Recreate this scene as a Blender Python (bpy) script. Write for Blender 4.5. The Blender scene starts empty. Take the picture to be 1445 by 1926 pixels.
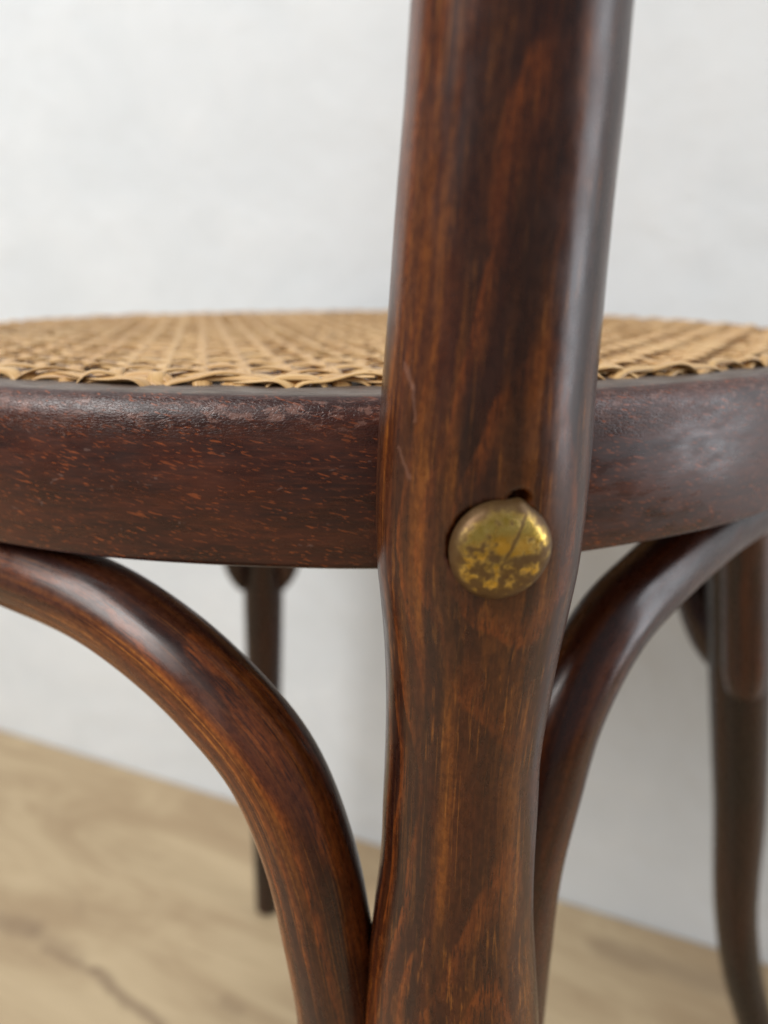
import bpy, math, random
import numpy as np
from mathutils import Vector
random.seed(7); rng = np.random.default_rng(7)
SC = bpy.context.scene
COL = SC.collection

# ------------------------------------------------------------------ camera, world, lights, exposure
FPX = 1330.0; PITCH = math.radians(17.9); CAM_H = 0.505
cam = bpy.data.cameras.new('camera'); cam_o = bpy.data.objects.new('camera', cam); COL.objects.link(cam_o)
cam_o.location = (0, 0, CAM_H); cam_o.rotation_euler = (math.radians(90) - PITCH, 0, 0)
cam.sensor_fit = 'VERTICAL'; cam.sensor_height = 24.0; cam.lens = 24.0 * FPX / 1926.0
cam.clip_start = 0.005; cam.clip_end = 50
cam.dof.use_dof = True; cam.dof.focus_distance = 0.119; cam.dof.aperture_fstop = cam.lens / 2.6
SC.camera = cam_o
w = bpy.data.worlds.new('World'); SC.world = w; w.use_nodes = True
w.node_tree.nodes['Background'].inputs[0].default_value = (0.93, 0.96, 1.0, 1)
w.node_tree.nodes['Background'].inputs[1].default_value = 0.27

def area(name, loc, target, sx, sy, power, col):
    l = bpy.data.lights.new(name, 'AREA'); l.shape = 'RECTANGLE'; l.size = sx; l.size_y = sy
    l.energy = power; l.color = col
    o = bpy.data.objects.new(name, l); COL.objects.link(o); o.location = loc
    o.rotation_euler = (Vector(target) - Vector(loc)).to_track_quat('-Z', 'Y').to_euler()
    return o
area('room_lamp', (-1.65, -0.70, 2.05), (0.05, 0.2, 0.4), 1.5, 1.5, 67, (1.0, 0.992, 0.975))
area('window_light', (1.05, -0.11, 0.80), (0.0, 0.0, 0.55), 0.4, 1.3, 8, (0.90, 0.94, 1.0))
SC.view_settings.view_transform = 'Standard'; SC.view_settings.look = 'None'
SC.view_settings.gamma = 1.0; SC.view_settings.exposure = 0.0

# ------------------------------------------------------------------ helpers
cp, sp = math.cos(PITCH), math.sin(PITCH)
def ray(px, py):
    x = (px - 722.5) / FPX; yd = (py - 963) / FPX
    return np.array([x, cp - yd * sp, -sp - yd * cp])
def on_plane(px, py, p, d):
    """pixel -> point on the vertical plane through plan point p along plan direction d (metres, z relative to camera)"""
    r = ray(px, py); n = np.array([d[1], -d[0]])
    t = (n @ np.array(p)) / (n @ r[:2])
    return r * t
def ground(px, py):
    r = ray(px, py); return r * (CAM_H / -r[2])
def up(P):
    P = np.array(P, float).copy(); P[..., 2] += CAM_H; return P
def mesh_obj(name, V, F, mat, parent=None, gc=None, smooth=True):
    me = bpy.data.meshes.new(name); me.from_pydata([tuple(v) for v in V], [], F); me.update()
    if gc is not None:
        a = me.attributes.new('grain', 'FLOAT_VECTOR', 'POINT'); a.data.foreach_set('vector', np.asarray(gc, np.float32).ravel())
    if smooth: me.polygons.foreach_set('use_smooth', [True] * len(me.polygons))
    if mat: me.materials.append(mat)
    o = bpy.data.objects.new(name, me); COL.objects.link(o)
    if parent: o.parent = parent
    return o
def catmull(P, step):
    """smooth line through the rows of P, tangents taken over chord length"""
    P = np.array(P, float); h = np.linalg.norm(np.diff(P[:, :3], axis=0), axis=1); t = np.r_[0, np.cumsum(h)]
    sl = np.diff(P, axis=0) / h[:, None]; T = np.zeros_like(P)
    T[1:-1] = (sl[:-1] * h[1:, None] + sl[1:] * h[:-1, None]) / (h[:-1] + h[1:])[:, None]
    T[0] = 1.5 * sl[0] - .5 * T[1]; T[-1] = 1.5 * sl[-1] - .5 * T[-2]
    out = []
    for i in range(len(h)):
        n = max(2, int(h[i] / step)); u = (np.arange(n) / n)[:, None]
        out.append((2*u**3 - 3*u**2 + 1) * P[i] + (u**3 - 2*u**2 + u) * h[i] * T[i] + (-2*u**3 + 3*u**2) * P[i+1] + (u**3 - u**2) * h[i] * T[i+1])
    return np.vstack(out + [P[-1:]])
def sweep(name, path, mat, parent, nseg=64, step=.002, expo=2.0, shape=None, hint=(0, -1, 0), edit=None, round_ends=True):
    """path rows: x y z r [ry]; closed round ended solid swept along a smooth line"""
    P = np.array(path, float)
    if P.shape[1] == 4: P = np.c_[P, P[:, 3]]
    S = catmull(P, step)
    if round_ends:
        def cap(a, t, sgn):
            rows = []
            for q in (.25, .5, .7, .85, .95, 1.0):
                r = a.copy(); d = min(a[3], a[4]) * .35
                r[:3] = a[:3] + t * d * (1 - math.sqrt(max(0, 1 - q * q))) * 0 + t * d * q
                r[3:5] = a[3:5] * math.sqrt(max(1e-4, 1 - q * q)); rows.append(r)
            return rows
        t0 = S[0, :3] - S[1, :3]; t0 /= np.linalg.norm(t0); t1 = S[-1, :3] - S[-2, :3]; t1 /= np.linalg.norm(t1)
        S = np.vstack([cap(S[0], t0, 1)[::-1], S, cap(S[-1], t1, 1)])
    C = S[:, :3]; T = np.gradient(C, axis=0); T /= np.linalg.norm(T, axis=1)[:, None]
    L = np.r_[0, np.cumsum(np.linalg.norm(np.diff(C, axis=0), axis=1))]
    V, G = [], []
    N = np.array(hint, float); th = np.linspace(0, 2 * math.pi, nseg, endpoint=False)
    c, s = np.cos(th), np.sin(th)
    ex = 2.0 / expo; cx, sx = np.sign(c) * abs(c) ** ex, np.sign(s) * abs(s) ** ex
    for i in range(len(S)):
        N = N - T[i] * (N @ T[i]); N /= np.linalg.norm(N); B = np.cross(T[i], N)
        V.append(C[i] + np.outer(S[i, 3] * cx, B) + np.outer(S[i, 4] * sx, N))
        G.append(np.c_[S[i, 3] * cx, S[i, 4] * sx, np.full(nseg, L[i])])
    V = np.vstack(V); G = np.vstack(G)
    if edit is not None: V = edit(V)
    m = len(S); F = []
    for i in range(m - 1):
        for j in range(nseg):
            a = i * nseg + j; b = i * nseg + (j + 1) % nseg
            F.append((a, b, b + nseg, a + nseg))
    F.append(tuple(range(nseg - 1, -1, -1))); F.append(tuple((m - 1) * nseg + j for j in range(nseg)))
    return mesh_obj(name, V, F, mat, parent, G)
def lathe(name, prof, mat, parent, nseg=64):
    V, F = [], []
    for r, z in prof:
        for j in range(nseg):
            a = 2 * math.pi * j / nseg; V.append((r * math.cos(a), r * math.sin(a), z))
    for i in range(len(prof) - 1):
        for j in range(nseg):
            a = i * nseg + j; b = i * nseg + (j + 1) % nseg
            F.append((a, b, b + nseg, a + nseg))
    F.append(tuple(range(nseg - 1, -1, -1))); F.append(tuple((len(prof) - 1) * nseg + j for j in range(nseg)))
    return mesh_obj(name, V, F, mat, parent)

# ------------------------------------------------------------------ node helpers
class NT:
    def __init__(s, name):
        s.m = bpy.data.materials.new(name); s.m.use_nodes = True; s.t = s.m.node_tree
        s.b = s.t.nodes['Principled BSDF']
    def n(s, typ, ins=None, **kw):
        nd = s.t.nodes.new(typ)
        for k, v in kw.items(): setattr(nd, k, v)
        for k, v in (ins or {}).items():
            if isinstance(v, bpy.types.NodeSocket): s.t.links.new(v, nd.inputs[k])
            else: nd.inputs[k].default_value = v
        return nd
    def math(s, op, a, b=0.0, c=0.0, clamp=False):
        return s.n('ShaderNodeMath', {0: a, 1: b, 2: c}, operation=op, use_clamp=clamp).outputs[0]
    def vmul(s, v, k): return s.n('ShaderNodeVectorMath', {0: v, 1: k}, operation='MULTIPLY').outputs[0]
    def vadd(s, v, k): return s.n('ShaderNodeVectorMath', {0: v, 1: k}, operation='ADD').outputs[0]
    def noise(s, v, sc=1.0, det=3.0, rough=.5, dist=0.0):
        return s.n('ShaderNodeTexNoise', {'Vector': v, 'Scale': sc, 'Detail': det, 'Roughness': rough, 'Distortion': dist}).outputs['Fac']
    def ramp(s, f, a, b, va=0.0, vb=1.0, smooth=True):
        return s.n('ShaderNodeMapRange', {0: f, 1: a, 2: b, 3: va, 4: vb}, interpolation_type='SMOOTHSTEP' if smooth else 'LINEAR').outputs[0]
    def mix(s, f, a, b, mode='MIX'):
        nd = s.n('ShaderNodeMix', {0: f}, data_type='RGBA', blend_type=mode)
        for i, v in ((6, a), (7, b)):
            if isinstance(v, bpy.types.NodeSocket): s.t.links.new(v, nd.inputs[i])
            else: nd.inputs[i].default_value = (*v, 1) if len(v) == 3 else v
        return nd.outputs[2]
    def out(s, sock, val):
        if isinstance(val, bpy.types.NodeSocket): s.t.links.new(val, s.b.inputs[sock])
        else: s.b.inputs[sock].default_value = val
    def bump(s, h, strength, dist, normal=None):
        ins = {'Height': h, 'Strength': strength, 'Distance': dist}
        if normal: ins['Normal'] = normal
        return s.n('ShaderNodeBump', ins).outputs[0]

def wood(name, offset=(0, 0, 0), pith=(.022, .03), streak=1.0, tone=1.0, rough=.25, wander=.014):
    k = NT(name)
    g0 = k.n('ShaderNodeAttribute', attribute_name='grain').outputs['Vector']
    g = k.vadd(g0, offset)
    # growth rings round an off-centre pith, wandering along the length
    wob = k.noise(k.vmul(g, (20, 20, 12)), 1, 3, .5)
    sx = k.n('ShaderNodeSeparateXYZ', {0: g0})
    dx = k.math('ADD', sx.outputs[0], pith[0]); dy = k.math('ADD', sx.outputs[1], pith[1])
    d = k.math('SQRT', k.math('ADD', k.math('MULTIPLY', dx, dx), k.math('MULTIPLY', dy, dy)))
    d = k.math('ADD', d, k.math('MULTIPLY', k.math('SUBTRACT', wob, .5), wander))
    d = k.math('ADD', d, k.math('MULTIPLY', k.noise(k.vmul(g, (900, 900, 160)), 1, 3, .6), .0006))
    fr = k.math('FRACT', k.math('MULTIPLY', d, 380.0))
    ringline = k.math('MULTIPLY', k.ramp(fr, .0, .60, 1.0, 0.0), k.ramp(fr, 0, .10))
    ringgate = k.ramp(k.noise(k.vmul(g, (55, 55, 12)), 1, 3, .6), .36, .58, .12, 1)
    pore = k.noise(k.vmul(g, (2600, 2600, 190)), 1, 3, .65)
    ringline = k.math('MULTIPLY', k.math('MULTIPLY', ringline, ringgate), k.ramp(pore, .34, .56))
    st = k.ramp(k.noise(k.vmul(g, (260, 260, 4.5)), 1, 5, .64, .15), .45, .66)
    big = k.ramp(k.noise(k.vmul(g, (55, 55, 9)), 1, 3, .5, .2), .36, .66)
    hair = k.math('MULTIPLY', k.ramp(k.noise(k.vmul(g, (1700, 1700, 16)), 1, 3, .6), .54, .66), k.ramp(k.noise(k.vmul(g, (300, 300, 30)), 1, 2, .6), .38, .58))
    mot = k.noise(k.vmul(g, (1100, 1100, 600)), 1, 5, .65)
    dark = k.ramp(k.noise(k.vmul(g, (90, 90, 9)), 1, 4, .6, .2), .52, .66)
    base = k.mix(big, (.030, .0082, .0056), (.098, .025, .0080))
    base = k.mix(k.math('MULTIPLY', k.math('MULTIPLY', st, k.math('ADD', big, .2)), .58 * streak, clamp=True), base, (.29, .090, .0135))
    base = k.mix(k.math('MULTIPLY', k.math('MULTIPLY', hair, k.math('ADD', big, .3)), .60 * streak, clamp=True), base, (.38, .135, .024))
    base = k.mix(k.math('MULTIPLY', ringline, .70 * streak, clamp=True), base, (.29, .072, .012))
    base = k.mix(k.math('MULTIPLY', dark, .72), base, (.022, .0078, .0066))
    base = k.mix(k.ramp(mot, .38, .60), k.mix(1.0, base, (.66, .60, .60), 'MULTIPLY'), base)
    base = k.mix(k.math('MULTIPLY', k.ramp(pore, .44, .30), .40), base, (.012, .006, .005))
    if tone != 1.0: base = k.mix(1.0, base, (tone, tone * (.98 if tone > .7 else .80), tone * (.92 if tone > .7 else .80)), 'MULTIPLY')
    k.final = base
    k.out('Base Color', base)
    rv = k.noise(k.vmul(g, (220, 220, 90)), 1, 4, .6)
    k.out('Roughness', k.ramp(rv, .3, .75, rough - .05, rough + .13))
    k.out('Specular IOR Level', .5)
    fine = k.noise(k.vmul(g, (1100, 1100, 30)), 1, 3, .6)
    crk = k.noise(k.vmul(g, (420, 420, 300)), 1, 4, .6)
    k.out('Normal', k.bump(k.math('ADD', fine, k.math('MULTIPLY', crk, .5)), .35, .00005))
    return k

def ring_wood():
    k = NT('stained_beech_seat_frame')
    g = k.n('ShaderNodeAttribute', attribute_name='grain').outputs['Vector']    # radial, height, arc
    s = k.n('ShaderNodeSeparateXYZ', {0: g}); rad, hgt, arc = s.outputs
    c3 = k.n('ShaderNodeCombineXYZ', {0: arc, 1: hgt, 2: rad}).outputs[0]
    big = k.noise(k.vmul(c3, (26, 130, 130)), 1, 4, .6)
    base = k.mix(k.ramp(big, .35, .68), (.032, .0080, .0056), (.078, .0185, .0090))
    fib = k.noise(k.vmul(c3, (170, 1500, 1500)), 1, 4, .65)
    base = k.mix(k.math('MULTIPLY', k.ramp(fib, .5, .72), .5), base, (.13, .034, .014))
    base = k.mix(k.math('MULTIPLY', k.ramp(fib, .5, .3), .55), base, (.014, .006, .006))
    # slanting ray flecks of the beech
    rot = k.n('ShaderNodeVectorRotate', {'Vector': c3, 'Angle': math.radians(13)}, rotation_type='Z_AXIS').outputs[0]
    wob = k.n('ShaderNodeTexNoise', {'Vector': c3, 'Scale': 700.0, 'Detail': 3.0}).outputs['Color']
    rot = k.vadd(rot, k.vmul(k.vadd(wob, (-.5, -.5, -.5)), (.0007, .0002, 0)))
    tot = None
    for (a, b, off, thr) in ((330, 1700, 0, .655), (560, 2400, 3.3, .66), (190, 1300, 7.7, .69)):
        v = k.noise(k.vadd(k.vmul(rot, (a, b, 0)), (off, off, off)), 1, 1.5, .45)
        fl = k.ramp(v, thr, thr + .045)
        tot = fl if tot is None else k.math('MAXIMUM', tot, fl)
    patch = k.ramp(k.noise(k.vmul(c3, (45, 70, 70)), 1, 2, .5), .34, .62, .35, 1.0)
    tot = k.math('MULTIPLY', tot, patch)
    base = k.mix(k.math('MULTIPLY', tot, .75), base, (.33, .078, .019))
    # shoulder worn bare in places, flaked and greyed on the flat top
    sh = k.math('MULTIPLY', k.ramp(hgt, -.0075, -.004), k.ramp(hgt, -.0012, -.0004, 1, 0))
    fnz = k.noise(k.vmul(c3, (300, 700, 700)), 1, 5, .7, .5)
    worn = k.math('MULTIPLY', sh, k.ramp(fnz, .52, .60))
    base = k.mix(k.math('MULTIPLY', worn, .6), base, (.24, .115, .085))
    blob = k.ramp(k.noise(k.vmul(c3, (210, 520, 520)), 1, 3, .6, .7), .68, .72)
    base = k.mix(k.math('MULTIPLY', blob, .45), base, (.20, .12, .10))
    top = k.ramp(hgt, -.0006, -.0001)
    tn = k.noise(k.vmul(c3, (90, 900, 900)), 1, 4, .65)
    base = k.mix(k.math('MULTIPLY', top, .85), base, k.mix(k.ramp(tn, .35, .65), (.085, .060, .048), (.19, .155, .125)))
    k.out('Base Color', base)
    rr = k.ramp(k.noise(k.vmul(c3, (120, 300, 300)), 1, 4, .6), .3, .7, .22, .42)
    rr = k.math('ADD', rr, k.math('MULTIPLY', top, .15))
    k.out('Roughness', rr); k.out('Specular IOR Level', .5)
    # crazed varnish
    vv = k.n('ShaderNodeTexVoronoi', {'Vector': k.vadd(k.vmul(c3, (900, 2100, 2100)), k.vmul(wob, (1.2, 1.2, 1.2))), 'Scale': 1.0}, feature='DISTANCE_TO_EDGE')
    craze = k.ramp(vv.outputs['Distance'], 0, .18)
    hh = k.math('ADD', k.math('MULTIPLY', craze, k.ramp(hgt, -.012, -.005, .05, 1.0)), k.math('MULTIPLY', fib, .8))
    hh = k.math('ADD', hh, k.math('MULTIPLY', worn, -.6))
    k.out('Normal', k.bump(hh, .5, .00006))
    return k.m

def cane_mat():
    k = NT('woven_cane')
    g = k.n('ShaderNodeAttribute', attribute_name='grain').outputs['Vector']
    oi = k.n('ShaderNodeObjectInfo').outputs['Random']
    f = k.noise(k.vadd(k.vmul(g, (2600, 2600, 90)), k.n('ShaderNodeCombineXYZ', {2: k.math('MULTIPLY', oi, 40)}).outputs[0]), 1, 4, .6)
    b = k.mix(k.ramp(f, .3, .7), (.50, .28, .098), (.75, .50, .225))
    b = k.mix(k.math('MULTIPLY', oi, .55), b, k.mix(1.0, b, (.80, .66, .55), 'MULTIPLY'))
    n2 = k.noise(k.vmul(g, (300, 300, 160)), 1, 3, .6)
    b = k.mix(k.ramp(n2, .58, .78, 0, .5), b, (.20, .095, .035))
    k.out('Base Color', b); k.out('Roughness', .42)
    k.out('Normal', k.bump(f, .3, .0001))
    return k.m

def brass_mat():
    k = NT('tarnished_brass')
    g = k.n('ShaderNodeTexCoord').outputs['Object']
    s = k.n('ShaderNodeSeparateXYZ', {0: g})
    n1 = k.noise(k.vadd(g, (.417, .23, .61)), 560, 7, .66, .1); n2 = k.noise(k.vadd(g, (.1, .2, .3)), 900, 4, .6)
    low = k.ramp(s.outputs[1], -.001, .004, .035, -.12)               # less tarnish toward the top: the dome's lit upper side painted in
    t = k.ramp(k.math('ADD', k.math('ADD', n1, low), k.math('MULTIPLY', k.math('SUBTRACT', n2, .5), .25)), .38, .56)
    r2 = k.math('SQRT', k.math('ADD', k.math('POWER', s.outputs[0], 2.0), k.math('POWER', s.outputs[1], 2.0)))
    edge = k.ramp(k.math('ADD', r2, k.math('MULTIPLY', k.math('SUBTRACT', n1, .5), .004)), .0051, .0069)
    # one dark scratch across the dome
    dl = k.math('ABSOLUTE', k.math('ADD', k.math('ADD', k.math('MULTIPLY', s.outputs[0], .90), k.math('MULTIPLY', s.outputs[1], -.43)), k.math('MULTIPLY', k.math('SUBTRACT', n1, .5), .0012)))
    scr = k.math('MULTIPLY', k.ramp(dl, .00018, .00045, 1, 0), k.ramp(s.outputs[1], -.002, 0.0))
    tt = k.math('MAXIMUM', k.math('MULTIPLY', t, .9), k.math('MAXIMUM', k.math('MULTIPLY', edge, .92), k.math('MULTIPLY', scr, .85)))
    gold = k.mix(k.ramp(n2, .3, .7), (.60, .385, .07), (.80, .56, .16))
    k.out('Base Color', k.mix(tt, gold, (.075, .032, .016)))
    k.out('Metallic', k.ramp(tt, 0, 1, 1.0, .55)); k.out('Roughness', k.ramp(tt, 0, 1, .21, .45))
    k.out('Normal', k.bump(k.math('ADD', n1, k.math('MULTIPLY', tt, -.5)), .35, .0003))
    return k.m

def wall_mat():
    k = NT('white_limewashed_plaster')
    g = k.n('ShaderNodeTexCoord').outputs['Object']
    a = k.noise(g, 9, 4, .55, .3); b = k.noise(g, 34, 3, .5); c = k.noise(g, 260, 3, .6)
    base = k.mix(k.ramp(a, .35, .65), (.73, .765, .79), (.785, .815, .835))
    base = k.mix(k.ramp(b, .62, .78, 0, .35), base, (.69, .71, .725))
    k.out('Base Color', base); k.out('Roughness', .75)
    h = k.math('ADD', k.math('MULTIPLY', a, 1.0), k.math('ADD', k.math('MULTIPLY', b, .4), k.math('MULTIPLY', c, .07)))
    k.out('Normal', k.bump(h, .5, .006))
    return k.m

def plank_mat():
    k = NT('pale_oak_boards')
    g = k.n('ShaderNodeTexCoord').outputs['Object']
    oi = k.n('ShaderNodeObjectInfo').outputs['Random']
    g = k.vadd(g, k.n('ShaderNodeCombineXYZ', {0: k.math('MULTIPLY', oi, 17), 1: k.math('MULTIPLY', oi, 5)}).outputs[0])
    a = k.noise(k.vmul(g, (4.5, 17, 17)), 1, 5, .62, 1.1); b = k.noise(k.vmul(g, (14, 200, 200)), 1, 4, .6)
    base = k.mix(k.ramp(a, .33, .68), (.385, .275, .160), (.52, .40, .245))
    base = k.mix(k.ramp(b, .45, .75, 0, .3), base, (.30, .205, .118))
    kn = k.ramp(k.noise(k.vmul(g, (6, 19, 19)), 1, 4, .55, 1.6), .62, .72)
    base = k.mix(k.math('MULTIPLY', kn, .4), base, (.21, .135, .078))
    # a dry split in the board by the near legs and two darker heart streaks
    pos = k.n('ShaderNodeNewGeometry').outputs['Position']
    jit = k.n('ShaderNodeTexNoise', {'Vector': pos, 'Scale': 45.0, 'Detail': 3.0}).outputs['Color']
    pj = k.vadd(pos, k.vmul(k.vadd(jit, (-.5, -.5, -.5)), (.009, .009, 0)))
    for a_, b_, wdt, amt in (((85, 1786), (175, 1826), .0035, .45), ((175, 1826), (310, 1935), .0042, .62), ((-30, 1725), (62, 1748), .010, .42), ((62, 1748), (150, 1800), .006, .25), ((1130, 1782), (1360, 1856), .011, .40), ((425, 1880), (450, 1900), .006, .3)):
        p0, p1 = ground(*a_), ground(*b_); p0[2] = p1[2] = 0; d = p1 - p0; L = float(np.linalg.norm(d)); d = d / L
        rel = k.vmul(k.vadd(pj, tuple(-p0)), (1, 1, 0)); t = k.n('ShaderNodeVectorMath', {0: rel, 1: tuple(d)}, operation='DOT_PRODUCT').outputs['Value']
        t = k.math('MINIMUM', k.math('MAXIMUM', t, 0.0), L)
        foot = k.n('ShaderNodeVectorMath', {0: tuple(d), 'Scale': t}, operation='SCALE').outputs[0]
        dist = k.n('ShaderNodeVectorMath', {0: rel, 1: foot}, operation='DISTANCE').outputs['Value']
        base = k.mix(k.math('MULTIPLY', k.ramp(dist, wdt * .2, wdt * 1.4, 1, 0), amt), base, (.17, .105, .062))
    k.out('Base Color', base); k.out('Roughness', .55); k.out('Normal', k.bump(b, .15, .0006))
    return k.m
def plain(name, col, rough=.6):
    k = NT(name); n = k.noise(k.n('ShaderNodeTexCoord').outputs['Object'], 40, 3)
    k.out('Base Color', k.mix(n, col, tuple(c * .75 for c in col))); k.out('Roughness', rough); return k.m

K_post = wood('stained_beech_post', (0, 0, 0), (.010, .030), 1.2, .78)
M_post = K_post.m
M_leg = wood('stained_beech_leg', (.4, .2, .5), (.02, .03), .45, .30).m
M_brace = wood('stained_beech_brace', (.7, .9, .31), (.004, .022), 1.25, 1.08).m
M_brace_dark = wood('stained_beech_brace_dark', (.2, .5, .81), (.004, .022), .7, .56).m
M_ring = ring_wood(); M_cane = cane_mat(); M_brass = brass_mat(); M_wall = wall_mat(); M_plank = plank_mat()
M_sub = plain('subfloor', (.22, .16, .10), .8)

# ------------------------------------------------------------------ setting: floor boards and wall
A = ground(0, 1370)[:2]; B = ground(1445, 1810)[:2]
wd = (B - A) / np.linalg.norm(B - A); wn = np.array([-wd[1], wd[0]]);
if wn[1] < 0: wn = -wn
wall_d = wn @ A; wang = math.atan2(wd[1], wd[0])
def box(name, sx, sy, sz, mat, bev=0.0):
    import bmesh
    bm = bmesh.new(); bmesh.ops.create_cube(bm, size=1.0)
    for v in bm.verts: v.co = Vector((v.co.x * sx, v.co.y * sy, v.co.z * sz))
    if bev: bmesh.ops.bevel(bm, geom=list(bm.edges), offset=bev, segments=2, affect='EDGES')
    me = bpy.data.meshes.new(name); bm.to_mesh(me); bm.free(); me.materials.append(mat); return me
def wall_frame(along, perp, z):        # along the wall, distance in front of it
    q = wn * (wall_d - perp) + wd * along; return (q[0], q[1], z)
wl = bpy.data.objects.new('wall', box('wall', 5.0, .12, 2.6, M_wall)); COL.objects.link(wl)
wl.location = wall_frame(0, -.06, 1.28); wl.rotation_euler = (0, 0, wang)
wl['kind'] = 'structure'
fl = bpy.data.objects.new('floor', box('floor', 5.0, 3.0, .02, M_sub)); COL.objects.link(fl)
fl.location = wall_frame(0, 1.4, -.032); fl.rotation_euler = (0, 0, wang); fl['kind'] = 'structure'
pw = .30; plank_me = box('floor_plank', 1.8, pw - .0020, .02, M_plank, .0012)
for i in range(7):
    off = (0.05, -.1, .9, .1, -.6, .4, -.1, .7, .2)[i]
    for j in (-1, 0, 1):
        o = bpy.data.objects.new('floor_plank', plank_me); COL.objects.link(o); o.parent = fl
        o.location = (off + j * 1.801 , 1.4 - (i + .5) * pw, .022)
        if wn @ (np.array(wall_frame(0, 0, 0)[:2]) - np.array(wall_frame(0, 1, 0)[:2])) < 0: o.location.y *= -1

# ------------------------------------------------------------------ the chair
CX, CY = -.0147, .314; RO = .186; ZT = -.0192; ZB = ZT - .0336; RH = .1755
AX = math.radians(59.0)                    # the way the chair faces, in plan
chair = bpy.data.objects.new('bentwood_chair', None); COL.objects.link(chair); chair.empty_display_size = .1
chair['label'] = 'dark brown bentwood chair with woven cane seat and domed brass bolt cap'; chair['category'] = 'chair'
def ringpt(ang, r): return np.array([CX + r * math.cos(ang), CY + r * math.sin(ang)])
def mirror(P):
    P = np.array(P, float).copy(); f = np.array([math.cos(AX), math.sin(AX)]); rel = P[..., :2] - np.array([CX, CY])
    par = rel @ f; P[..., :2] = 2 * np.multiply.outer(par, f) - rel + np.array([CX, CY]); return P
NEAR_A = math.atan2(.111 - CY, .0153 - CX)
def bulge(ang):
    r = 0
    for c in (NEAR_A, 2 * AX - NEAR_A):
        d = (ang - c + math.pi) % (2 * math.pi) - math.pi; r += .0022 * math.exp(-(d / .22) ** 2)
    return r

# seat frame: bent ring of solid beech
def seat_frame():
    prof = []                                            # (inset from outer radius, z)
    rt, rb, wd_ = .0056, .0016, .030
    H = ZT - ZB
    for q in np.linspace(0, 1, 9):
        a = q * math.pi / 2; prof.append((rt - rt * math.sin(a), -(rt - rt * math.cos(a))))
    for z in np.linspace(-rt, -H + rb, 14)[1:-1]:
        u = (z + rt) / (-H + rb + rt); prof.append((-.0006 * math.sin(u * math.pi), z))
    for q in np.linspace(0, 1, 5):
        a = q * math.pi / 2; prof.append((rb - rb * math.cos(a), -H + rb - rb * math.sin(a)))
    prof += [(.012, -H), (wd_ - .003, -H), (wd_, -H + .003), (wd_, -.003), (wd_ - .003, 0), (.022, 0), (.012, 0)]
    n = 720; V, G, F = [], [], []; m = len(prof)
    for i in range(n):
        a = 2 * math.pi * i / n; R = RO + bulge(a)
        # arc length measured from behind the near post so the grain has its seam out of sight
        aa = (a - NEAR_A + math.pi) % (2 * math.pi) - math.pi
        w_ = .00025 * math.sin(7 * a) + .0002 * math.sin(17 * a + 1)
        for ins, z in prof:
            p = ringpt(a, R - ins + w_ * (ins < .01)); V.append((p[0], p[1], ZT + z + CAM_H)); G.append((ins, z, aa * RO))
    for i in range(n):
        for j in range(m):
            a, b = i * m + j, i * m + (j + 1) % m; c, d = ((i + 1) % n) * m + (j + 1) % m, ((i + 1) % n) * m + j
            F.append((a, b, c, d))
    return mesh_obj('seat_frame', V, F, M_ring, chair, G)
seat_frame()

# near rear post: its outline measured row by row, standing on its own axis
rows = [(0, 770, 1187), (200, 757, 1169), (400, 741, 1147), (600, 727, 1128), (740, 715, 1115), (850, 708, 1107), (950, 705, 1097),
        (1050, 707, 1083), (1120, 714, 1068), (1200, 721, 1050), (1300, 725, 1031), (1400, 724, 1015), (1500, 720, 1009), (1600, 716, 1003),
        (1700, 704, 1001), (1800, 692, 1006), (1926, 681, 1011)]
def post_y(z): return float(np.interp(z, [-.16, -.12, -.08, -.03, 0, .04], [.1035, .1075, .1105, .111, .1085, .1025]))
P = []
for y, xl, xr in rows:
    r = ray((xl + xr) / 2, y); t = .111 / r[1]
    for _ in range(6): t = post_y(r[2] * t) / r[1]
    c = r * t; Z = t; hw = (xr - xl) / 2 / FPX
    P.append([*c, Z * hw / math.sqrt(1 + hw * hw)])
P = P[::-1]
b = P[0]; low = [[-.032, .020, -CAM_H + .0105, .0100], [-.022, .040, -.43, .0108], [-.004, .071, -.34, .0125], [.008, .090, -.25, .0142], [.013, .100, -.19, .0162]]
tz = P[-1]; hi = [[tz[0] + .003, tz[1] - .010, tz[2] + .045, .0134], [tz[0] + .004, tz[1] - .022, tz[2] + .105, .0128]]
near = np.array(low + P + hi)
capdir = np.array([math.sin(math.radians(9)), -math.cos(math.radians(9)), 0])
pc = None
for q in P:
    if pc is None or abs(q[2] + .0375) < abs(pc[2] + .0375): pc = q
cap_pos = None
def carve(V):
    """drilled seat of the bolt: a shallow countersink with a chipped edge above the cap"""
    global cap_pos
    V = V.copy(); r = ray(943, 1035)
    t = (pc[1] - pc[3]) / r[1]; c = r * t; c[2] += CAM_H
    # surface point on that ray
    d = np.linalg.norm(np.cross(V - np.array([0, 0, CAM_H]), r) / np.linalg.norm(r), axis=1) + (V[:, 1] > pc[1]) * 9
    c = V[np.argmin(d)].copy(); cap_pos = c
    rel = V - c; side = np.array([math.cos(math.radians(9)), math.sin(math.radians(9)), 0])
    u = rel @ side; v = rel[:, 2]; front = (rel @ capdir) > -.006
    rr = np.hypot(u, v); dep = np.where(rr < .0070, .0012, 0) * front
    r2 = np.hypot(u - .0026, v - .0071); dep = np.maximum(dep, np.clip((.0017 - r2) / .0005, 0, 1) * .0022 * front)
    V -= capdir * dep[:, None]; return V
rear = sweep('rear_leg', up(near), M_post, chair, 200, .0006, 2.04, edit=carve)
rear2 = sweep('rear_leg', up(mirror(near)), M_leg, chair, 64, .003, 2.15)
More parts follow.
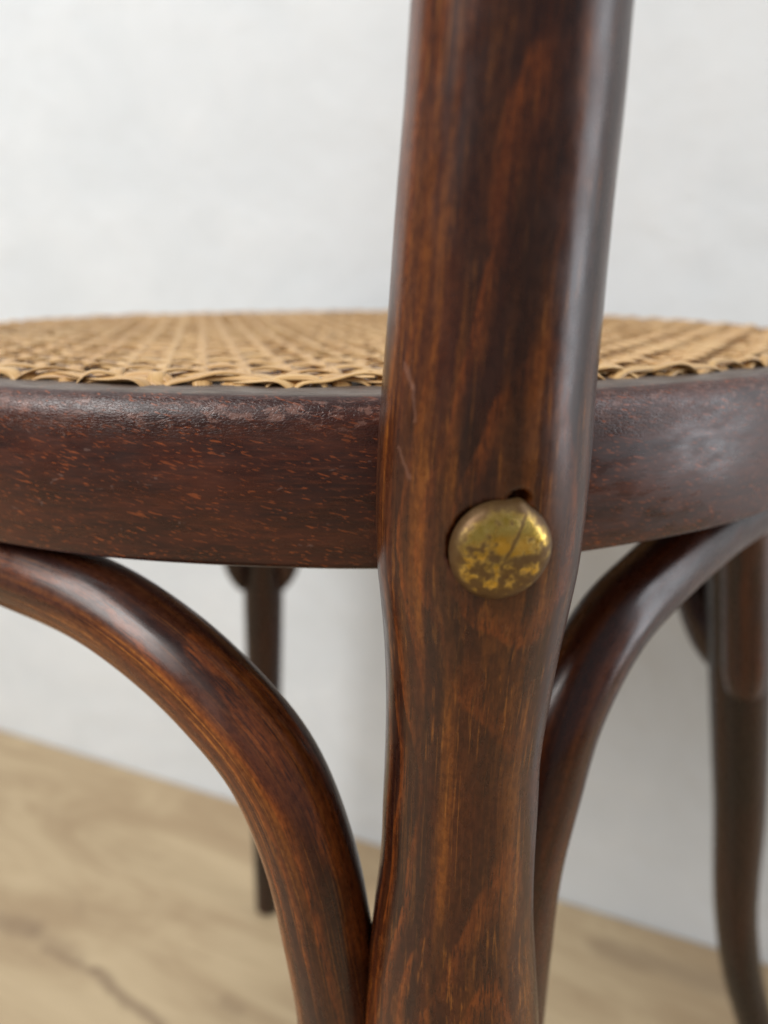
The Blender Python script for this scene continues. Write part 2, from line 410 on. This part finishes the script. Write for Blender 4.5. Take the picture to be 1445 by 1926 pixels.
def bolt_cap(parent, pos, d):
    prof = [(.0066, -.0016), (.0073, -.0009), (.00745, -.0002), (.00735, .0004)]
    Rr, hgt = .00730, .0026
    for q in np.linspace(0, 1, 14)[1:]: prof.append((max(.00005, Rr * math.cos(q * math.pi / 2) ** .82), .0005 + hgt * math.sin(q * math.pi / 2)))
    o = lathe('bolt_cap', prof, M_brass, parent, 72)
    rs = np.random.default_rng(3); co = np.array([v.co for v in o.data.vertices])
    a = np.arctan2(co[:, 1], co[:, 0])          # hand-beaten: a little out of round with a few dents
    k_ = 1 + .012 * np.sin(2 * a + .4) + .010 * np.sin(3 * a + 1.1); co[:, 0] *= k_; co[:, 1] *= k_
    for _ in range(7):
        q = rs.uniform(-.005, .005, 2); co[:, 2] -= .00016 * np.exp(-((co[:, 0] - q[0]) ** 2 + (co[:, 1] - q[1]) ** 2) / .0016 ** 2)
    # lifted nick of the rim by the chipped hole
    q = np.exp(-((co[:, 0] - .0026) ** 2 + (co[:, 1] - .0070) ** 2) / .0012 ** 2); co[:, 1] += .0006 * q
    for v, c in zip(o.data.vertices, co): v.co = c
    o.location = pos; o.rotation_euler = Vector(d).to_track_quat('Z', 'Y').to_euler(); return o
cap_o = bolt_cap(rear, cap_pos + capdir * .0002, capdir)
cap_o['label'] = 'domed brass bolt cap, tarnished, with a dark scratch across it'
m_pos = mirror(cap_pos); m_dir = mirror(np.array([cap_pos + capdir])) [0] - m_pos
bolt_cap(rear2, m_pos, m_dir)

# bentwood back hoop carrying on from the two rear posts
a0 = near[-1]; a1 = mirror(near)[-1]; bk = -np.array([math.cos(AX), math.sin(AX)])
mid = (a0[:2] + a1[:2]) / 2; hoop = []
for q in np.linspace(0, 1, 15):
    th = math.pi * q; x = math.cos(th); hgt = math.sin(th) ** .6
    xy = mid + (a0[:2] - mid) * math.copysign(abs(x) ** .75, x) * (1 + .10 * math.sin(th)) + bk * .075 * hgt
    hoop.append([*xy, a0[2] - .0015 + .36 * hgt, .0127])
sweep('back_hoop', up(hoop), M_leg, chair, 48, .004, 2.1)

# front legs
legR = [[.149, .296, ZB + .006, .0140], [.160, .293, -.13, .0137], on_plane(1391, 1400, (.172, .290), (1, -.1)).tolist() + [.0127],
        on_plane(1391, 1500, (.177, .290), (1, -.1)).tolist() + [.0122], on_plane(1385, 1736, (.186, .290), (1, -.1)).tolist() + [.0104],
        on_plane(1397, 1836, (.19, .290), (1, -.1)).tolist() + [.0101], on_plane(1421, 1926, (.20, .290), (1, -.1)).tolist() + [.0099], [.243, .282, -CAM_H + .0035, .0092]]
legL = [[-.0805, .464, ZB + .006, .0135], [-.083, .465, -.13, .0146], [-.0875, .466, -.23, .0140], [-.093, .467, -.35, .0120], [-.099, .468, -CAM_H + .0034, .0096]]
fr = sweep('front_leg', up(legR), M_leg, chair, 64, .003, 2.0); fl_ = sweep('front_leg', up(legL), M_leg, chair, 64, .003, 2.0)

# bent braces under the seat, each an arch between two legs
RB = .0091
def arch(name_mat, start, mid_, end):
    pts = [p for p in start] + [mid_] + [p for p in end]
    path = [[*p[:3], (p[3] if len(p) > 3 else RB), (p[4] if len(p) > 4 else RB)] for p in pts]
    return sweep('brace', up(path), name_mat, chair, 72, .002, 2.0, hint=(.1, -.1, 1))
zm = ZB - RB + .0008
def leg_at(L, z):
    L = np.array(L); o = np.argsort(L[:, 2]); return np.array([np.interp(z, L[o, 2], L[o, i]) for i in range(4)])
def half(L, midp, toward, zt=-.195, tip=(.32, .62, .88)):
    """lower half of an arch: pared tip hugging leg L, then bending over to midp"""
    out = []
    for dz, k, rk in ((0, 0, tip[0]), (.008, 0, tip[1]), (.02, 0, tip[2]), (.035, .01, 1), (.06, .05, 1), (.085, .15, 1), (.105, .31, 1), (.120, .52, 1)):
        q = leg_at(L, zt + dz); d = toward / np.linalg.norm(toward); s_ = q[:2] + d * (q[3] + RB * (rk - .25))
        out.append([*(s_ + (midp - s_) * k * .8), zt + dz, RB * rk, RB * rk])
    return out
# brace to the left of the near post, to the other rear post
pB = np.array([-.0095, .109]); dB = np.array([-.0745, .042]); n2 = mirror(near)
L1 = [on_plane(x, y, pB, dB).tolist() for x, y in ((643, 1926), (613, 1735), (583, 1604), (509, 1429), (405, 1303), (229, 1157), (37, 1070), (-40, 1043))]
tail = [[-.0085, .1065, -.205, .007, .007], [-.0100, .1085, -.175]]
mB = np.array([-.1150, .168])
arch(M_brace, tail + L1, [*mB, zm], half(n2, mB, np.array([.3, -.95]))[::-1])
# brace to the right of the near post, to the front leg
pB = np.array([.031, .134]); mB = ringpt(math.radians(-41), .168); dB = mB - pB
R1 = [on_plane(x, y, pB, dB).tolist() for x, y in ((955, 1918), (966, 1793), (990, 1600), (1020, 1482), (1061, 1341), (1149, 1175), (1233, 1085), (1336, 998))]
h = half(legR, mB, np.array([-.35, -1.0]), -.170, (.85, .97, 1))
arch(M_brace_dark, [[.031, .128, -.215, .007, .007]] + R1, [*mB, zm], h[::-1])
# brace between the two front legs, and from the far one to the hidden rear post
mB = ringpt(AX, .165)
pB = np.array([.158, .310]); R3 = [on_plane(x, y, pB, mB - pB).tolist() for x, y in ((1384, 1262), (1380, 1250), (1364, 1212), (1342, 1168), (1320, 1124))]
for q, rk in zip(R3, (.6, 1.0, 1.45, 1.5, 1.35)): q += [RB * rk, RB * rk]
e = np.array(R3[-1][:3])
R3 += [[*(e[:2] + (mB - e[:2]) * q), e[2] + (zm - e[2]) * w_] for q, w_ in ((.15, .42), (.35, .76), (.6, .95))]
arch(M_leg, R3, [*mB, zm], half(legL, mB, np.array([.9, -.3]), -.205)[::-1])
mB = ringpt(math.radians(160), .166)
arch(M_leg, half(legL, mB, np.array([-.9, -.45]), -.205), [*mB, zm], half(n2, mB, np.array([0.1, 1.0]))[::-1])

# ------------------------------------------------------------------ cane seat, strand by strand
cane = bpy.data.objects.new('cane_seat', None); COL.objects.link(cane); cane.parent = chair; cane.empty_display_size = .05
cane.location = (CX, CY, ZT + CAM_H)
PT = .0126
def strand(p0, p1, off, width, zfun, wob):
    """flat strip with a domed face from hole to hole; p0, p1 relative to seat centre; off = sideways set from the pair's line"""
    d = p1 - p0; L = np.linalg.norm(d)
    if L < .02: return
    d /= L; nrm = np.array([-d[1], d[0]])
    n = max(10, int(L / .0016)); s = np.linspace(0, L, n)
    # more points at both ends where it turns down into its hole
    e = np.array([0, .0004, .0008, .0013, .002, .003, .0042, .0056]); s = np.unique(np.r_[e, s[(s > .006) & (s < L - .006)], L - e])
    V, G = [], []
    for q in s:
        e_ = min(q, L - q); rise = 1 - math.exp(-(e_ / .0022) ** 1.5)
        o = off * (1 - .8 * math.exp(-(e_ / .007) ** 2)) + wob[0] * math.sin(q * wob[1] + wob[2])
        xy = p0 + d * q + nrm * o
        rr = np.linalg.norm(xy) / RH
        zz = -.0014 + .0021 * rise - .0025 * (1 - min(1, rr) ** 2) + zfun(xy, q) * rise
        tw = .12 * math.sin(q * 90 + wob[2])
        for sd in (-1, -.45, .45, 1):
            h_ = .00042 * (1 - sd * sd); V.append((*(xy + nrm * sd * width), zz + h_ + sd * width * tw)); G.append((sd * width, off, q + wob[2]))
        V.append((*xy, zz - .0003)); G.append((0, off, q + wob[2]))
    F = []
    for i in range(len(s) - 1):
        a = i * 5; b_ = a + 5
        for j in range(3): F.append((a + j, a + j + 1, b_ + j + 1, b_ + j))
        F.append((a + 3, a + 4, b_ + 4, b_ + 3)); F.append((a + 4, a, b_, b_ + 4))
    mesh_obj('cane_strand', V, F, M_cane, cane, G)
ca, sa = math.cos(AX), math.sin(AX)
def clip(pt, d):
    """line through pt along d cut by the hole circle"""
    b_ = pt @ d; c_ = pt @ pt - RH * RH; D = b_ * b_ - c_
    if D <= 0: return None
    q = math.sqrt(D); return pt + d * (-b_ - q), pt + d * (-b_ + q)
U = np.array([ca, sa]); W = np.array([-sa, ca])
nl = int(RH / PT)
w2 = 2 * math.pi / PT
def rw(): return (random.uniform(.0001, .00035), random.uniform(20, 60), random.uniform(0, 9))
for i in range(-nl, nl + 1):
    for sd in (-1, 1):
        c_ = clip(W * i * PT, U)
        if c_: strand(*c_, sd * .0024, .00215, lambda xy, q, s_=sd: -.0002 + .0004 * s_ * math.cos(w2 * .5 * (xy @ U)), rw())
        c_ = clip(U * i * PT, W)
        if c_: strand(*c_, sd * .0024, .00215, lambda xy, q, s_=sd: .0003 - .0004 * s_ * math.cos(w2 * .5 * (xy @ W)), rw())
D1 = (U + W) / math.sqrt(2); D2 = (U - W) / math.sqrt(2)
for i in range(-nl * 2, nl * 2 + 1):
    st = i * PT / math.sqrt(2)
    c_ = clip(D2 * st, D1)
    if c_: strand(*c_, 0, .00195, lambda xy, q: .0007 + .0007 * math.sin(w2 * (xy @ U)), rw())
    c_ = clip(D1 * st, D2)
    if c_: strand(*c_, 0, .00195, lambda xy, q: .0009 - .0007 * math.sin(w2 * (xy @ U)), rw())

# border: from each hole a flat strand lies over to the next one along the rim
nh = 84
def border(i):
    a0 = 2 * math.pi * (i + random.uniform(-.3, .3)) / nh; a1 = a0 + 2 * math.pi * (1.35 + random.uniform(-.35, .45)) / nh
    V, G, F = [], [], []; n = 18; hw = .0013 * random.uniform(.85, 1.15); hh = random.uniform(.0008, .0021); R_ = RH - random.uniform(-.0004, .0026)
    for k_ in range(n + 1):
        u = k_ / n; a = a0 + (a1 - a0) * u; e = min(u, 1 - u)
        z = -.0012 + (hh + .0012) * (1 - math.exp(-(e / .13) ** 1.6)); rr = R_ - .0022 * math.sin(math.pi * u)
        c = np.array([rr * math.cos(a), rr * math.sin(a)]); o = np.array([math.cos(a), math.sin(a)])
        for sd in (-1, -.4, .4, 1): V.append((*(c + o * sd * hw), z + .0004 * (1 - sd * sd) - sd * hw * .35)); G.append((sd * hw, 0, (a - a0) * RH + i))
        V.append((*c, z - .0003)); G.append((0, 0, (a - a0) * RH + i))
    for k_ in range(n):
        a = k_ * 5; b_ = a + 5
        for j in range(3): F.append((a + j, a + j + 1, b_ + j + 1, b_ + j))
        F.append((a + 3, a + 4, b_ + 4, b_ + 3)); F.append((a + 4, a, b_, b_ + 4))
    mesh_obj('cane_strand', V, F, M_cane, cane, G)
for i in range(nh): border(i)

# two old pale scratches on the post, at the places the varnish was knocked
pv = np.array([v.co for v in rear.data.vertices])
def on_post(px, py):
    r = ray(px, py); d = np.linalg.norm(np.cross(pv - np.array([0, 0, CAM_H]), r) / np.linalg.norm(r), axis=1) + (pv[:, 1] > .11) * 9
    return pv[np.argmin(d)]
k = K_post; pos = k.n('ShaderNodeNewGeometry').outputs['Position']; col = k.final
jit = k.n('ShaderNodeTexNoise', {'Vector': pos, 'Scale': 900.0, 'Detail': 3.0}).outputs['Color']
pj = k.vadd(pos, k.vmul(k.vadd(jit, (-.5, -.5, -.5)), (.0012, .0012, .0012)))
for a, b_, wdt, amt in (((763, 688), (774, 730), .00050, .34), ((774, 730), (782, 792), .00032, .28), ((751, 842), (769, 896), .00036, .25), ((905, 1098), (925, 1104), .0003, .25)):
    p0 = on_post(*a); p1 = on_post(*b_); d = p1 - p0; L = float(np.linalg.norm(d)); d = d / L
    rel = k.vadd(pj, tuple(-p0)); t = k.n('ShaderNodeVectorMath', {0: rel, 1: tuple(d)}, operation='DOT_PRODUCT').outputs['Value']
    t = k.math('MINIMUM', k.math('MAXIMUM', t, 0.0), L)
    foot = k.n('ShaderNodeVectorMath', {0: tuple(d), 'Scale': t}, operation='SCALE').outputs[0]
    dist = k.n('ShaderNodeVectorMath', {0: rel, 1: foot}, operation='DISTANCE').outputs['Value']
    col = k.mix(k.math('MULTIPLY', k.ramp(dist, wdt * .4, wdt * 1.5, 1, 0), amt), col, (.26, .13, .09))
k.out('Base Color', col)
